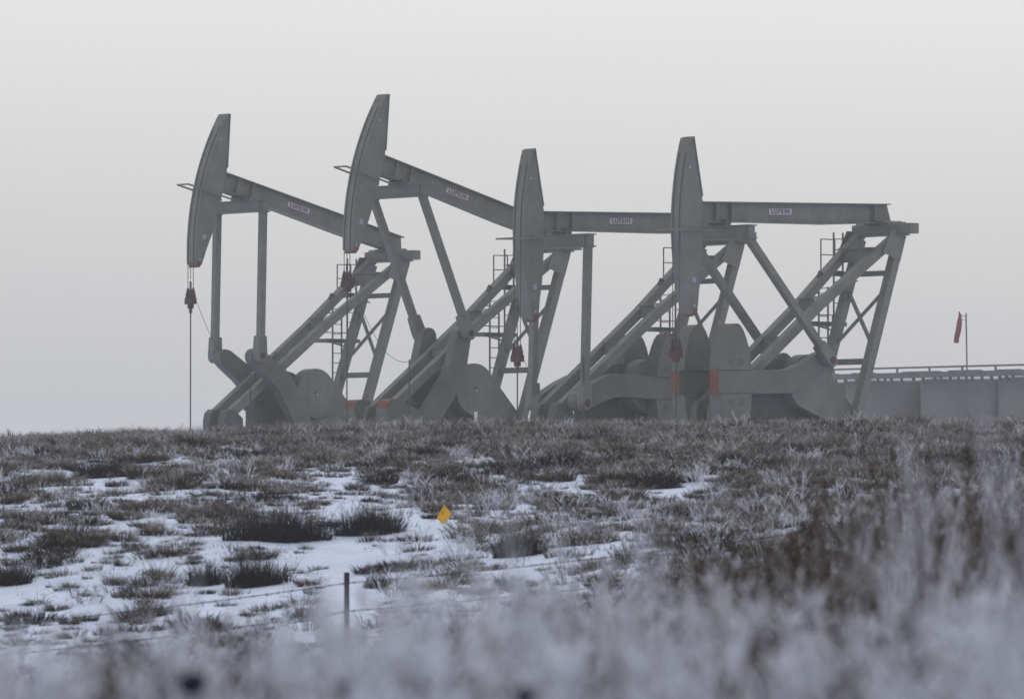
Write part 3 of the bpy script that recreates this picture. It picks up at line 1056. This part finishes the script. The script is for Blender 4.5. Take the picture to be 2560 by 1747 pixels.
random.seed(77)
pts = []
y = 38.0
while y < 128:
    hw = .1 * y + 4.5
    n = int(hw * 2 * .5 * (19 + 5 * sstep(97, 107, y)))
    for i in range(n):
        x = random.uniform(-hw, hw); yy = y + random.uniform(0, .5)
        near = [yy - b_ for a_, b_, r_ in SHRUB_AT if abs(x - a_) < r_ * 1.15 and -4.5 < yy - b_ < .45]
        if near and random.random() < (.97 if near[0] > -.8 else .7): continue
        if abs(x + 1.70 * yy / 57) < .3 and 57.5 < yy < 84: continue
        if abs(x - FLAG_AT.x) < .24 and -4.5 < yy - FLAG_AT.y < .1: continue
        z = ground(x, yy)
        d = .45 * fb(x, yy * .35, .55, 2.0) + .5 * fb(x, yy * .5, 1.9, 12.0)
        side = sstep(-3.0, 4.5, x) * .30           # more plants to the right
        crest = sstep(100, 108, yy) * .48
        low = -.30 * (1 - sstep(60, 80, yy)) * (1 - sstep(-1, 2, x))
        prob = .17 + .83 * sstep(-.25, .50, d + side + crest + low + .05)
        dens = .30 + .18 * sstep(80, 102, yy)
        r = random.random()
        tone = fb(x, yy * .6, .7, 31.0)
        sc = random.choice((.45, .55, .7, .8, .95, 1.2)) * random.uniform(.85, 1.15) * (.72 + .38 * prob)
        if r < prob * dens:
            q = random.random()
            if x > -2.5 and yy < 84 and q < .45: k = random.choice((4, 5, 6, 10, 11, 12, 19, 20, 21))
            elif tone > .22 and q < .72: k = random.choice((13, 14, 15)); sc *= 1.1
            elif q < .50: k = random.choice((0, 1, 2, 3))
            elif q < .74: k = random.choice((4, 5, 6))
            elif q < .86: k = random.choice((10, 11, 12))
            elif q < .93: k = random.choice((19, 20, 21))
            else: k = random.choice((7, 8, 9))
            if yy > 100 and random.random() < .38: k = random.choice((7, 8, 9, 4, 5, 6, 4, 5, 6))
        elif r < prob * dens + .55:
            k = random.choice((16, 17, 18, 4, 5, 6, 19, 20, 21, 10)); sc *= random.choice((.45, .6, .75))
        else:
            continue
        pts.append(((x, yy, z), (sc * random.uniform(.9, 1.4), sc * random.uniform(.9, 1.2), sc * random.uniform(.75, 1.2)), (random.uniform(-.15, .15), random.uniform(-.15, .15), random.uniform(0, 2 * pi)), k))
    y += .5
scatter('frosted_grass', GRASS, pts, 'frost-covered brown prairie grass and low twigs growing through the snow')
print('grass tufts', len(pts))

# distinct dark bushes
BUSH = {}
def shrub(pxl, pyb, wpx, hpx, dist, seed, label):
    p = px(pxl, pyb, dist)
    wv, hv = wpx / 13835 * dist, hpx / 13835 * dist
    z = ground(p.x, p.y)
    random.seed(seed)
    root = empty('dark_shrub', (p.x, p.y, z))
    tag(root, label, 'shrub', 'dark shrubs on the snowy slope')
    mb = MB()
    nb_ = int(900 * wv)
    for i in range(nb_):
        az = random.uniform(0, 2 * pi); r = math.sqrt(random.random())
        bx, by = cos(az) * r * wv * .42, sin(az) * r * .30
        prof = (1 - .55 * (bx / (wv * .5)) ** 2) * (.75 + .35 * noise.noise(Vector((bx * 3, by * 3, seed))))
        blade(mb, (bx, by, -.04), random.uniform(0, 2 * pi), random.uniform(.1, .7), hv * prof * random.uniform(.7, 1.35), .010, random.uniform(-.3, .7), 0, random.choice((0, 0, .05, .1, .3, .8)), 3, .3)
    nu, nw = 22, 9                       # lumpy dark mound added inside to block light in the shrub
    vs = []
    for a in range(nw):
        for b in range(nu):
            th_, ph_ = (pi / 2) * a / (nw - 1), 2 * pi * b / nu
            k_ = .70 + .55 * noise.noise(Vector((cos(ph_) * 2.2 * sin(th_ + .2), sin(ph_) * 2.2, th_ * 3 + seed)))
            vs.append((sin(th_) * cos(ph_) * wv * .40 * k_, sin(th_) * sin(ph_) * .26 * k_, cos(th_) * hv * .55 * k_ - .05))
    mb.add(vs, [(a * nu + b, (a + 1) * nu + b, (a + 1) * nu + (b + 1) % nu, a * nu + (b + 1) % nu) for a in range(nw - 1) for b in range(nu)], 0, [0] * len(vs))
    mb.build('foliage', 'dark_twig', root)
    mb = MB()
    for i in range(int(22 * wv) + 5):
        az = random.uniform(0, 2 * pi); r = random.random()
        bx, by = cos(az) * r * wv * .4, sin(az) * r * .28
        twig(mb, (bx, by, -.03), (cos(az) * .5 * r, sin(az) * .5 * r, .9), hv * .8, .008, 2, random.choice((.1, .3, .9)), .7, 3)
    mb.build('frosted_twigs', 'dark_twig', root)


for i, (a, b_, w_, h_, lb) in enumerate(SHRUBS):
    shrub(a, b_, w_, h_, dist_for(a, b_), 200 + i, lb)

WH = [max(v.co.z for v in me.vertices) * .97 for me in WEEDS]
# out-of-focus frosted weeds close to the camera
random.seed(91)
pts = []
def weed(x, y, topz, kinds, spread=1.0):
    z = ground(x, y)
    h = topz - z
    if h < .15: return
    k = random.choice(kinds)
    base_h = WH[k]
    s = h / base_h
    pts.append(((x, y, z), (s * spread, s * spread, s), (random.uniform(-.1, .1), random.uniform(-.1, .1), random.uniform(0, 2 * pi)), k))

def top_env(xp):
    """photograph row that the near weed tops reach, by column"""
    tab = [(-900, 1630), (0, 1630), (220, 1650), (440, 1590), (660, 1560), (880, 1610), (1100, 1560), (1320, 1490), (1540, 1445), (1650, 1435), (1870, 1500), (2100, 1560), (2310, 1540), (2560, 1470), (3400, 1470)]
    return hermite(tab, xp)
for i in range(900):
    d = 9 + 18 * random.random()
    xp = random.uniform(-900, 3400)
    clump = noise.noise(Vector((xp * .0045 * (d / 14) , d * .25, 3)))
    row = top_env(xp) + abs(random.gauss(0, 1)) * 95 - 15 - 125 * clump
    q = px(xp, row, d)
    br = noise.noise(Vector((xp * .004, d * .3, 17)))
    weed(q.x, q.y, q.z, (3, 4, 5, 6) if br > .08 else (0, 1, 2, 7, 0, 1, 2, 8), .75)
def top_env2(xp):
    tab = [(1300, 1500), (1600, 1400), (1850, 1290), (2050, 1220), (2250, 1140), (2400, 1100), (2560, 1080), (3200, 1080)]
    return hermite(tab, xp)
for i in range(260):
    d = random.uniform(16, 36)
    xp = random.uniform(1380, 3100)
    row = top_env2(xp) + abs(random.gauss(0, 150)) - 10
    q = px(xp, row, d)
    weed(q.x, q.y, q.z, (3, 4, 5, 6, 3, 4, 5, 7), .6)
for xp, row, d in ((2465, 1008, 12), (2300, 1075, 12), (2040, 1290, 11), (1330, 1215, 14), (1390, 1290, 13), (380, 1375, 12), (330, 1400, 12), (2530, 1120, 10)):
    q = px(xp, row, d)
    weed(q.x, q.y, q.z, (7, 8), .3)
for i in range(170):                      # thin scattered weeds in the ditch, left and centre
    d = random.uniform(24, 48)
    xp = random.uniform(-500, 1700)
    row = top_env(min(xp, 1300)) - 60 + abs(random.gauss(0, 80))
    q = px(xp, row, d)
    weed(q.x, q.y, q.z, (0, 7, 8, 6, 3), .7)
scatter('frosted_weeds', WEEDS, pts, 'out-of-focus frosted weeds filling the foreground')
print('weeds', len(pts))

# dark dried seed heads close to the camera
for xp, yp, r_, lb in ((480, 1708, .024, 'largest dark seed head, blurred at the bottom left'), (856, 1715, .012, 'faint dark seed head, blurred at the bottom between the other two'), (1312, 1738, .017, 'dark blurred seed head at the bottom centre edge')):
    q = px(xp, yp, 9.0)
    z = ground(q.x, q.y)
    root = empty('dried_seed_head', (q.x, q.y, z))
    tag(root, lb, 'seed head', 'dried seed heads in the foreground')
    MB().tube([(.03, 0, 0), (.02, .01, (q.z - z) * .6), (0, 0, q.z - z)], .004, 6).build('stem', 'seed', root)
    mb = MB(); vs = []; fs = []
    for j in range(9):
        for i in range(14):
            a = 2 * pi * i / 14; b2 = pi * j / 8
            rr = r_ * (1 + .12 * ((i + j) % 2))
            vs.append((rr * sin(b2) * cos(a), rr * sin(b2) * sin(a), q.z - z + rr * .8 * cos(b2)))
    for j in range(8):
        for i in range(14):
            i2 = (i + 1) % 14; fs.append((j * 14 + i, (j + 1) * 14 + i, (j + 1) * 14 + i2, j * 14 + i2))
    mb.add(vs, fs); mb.build('head', 'seed', root)
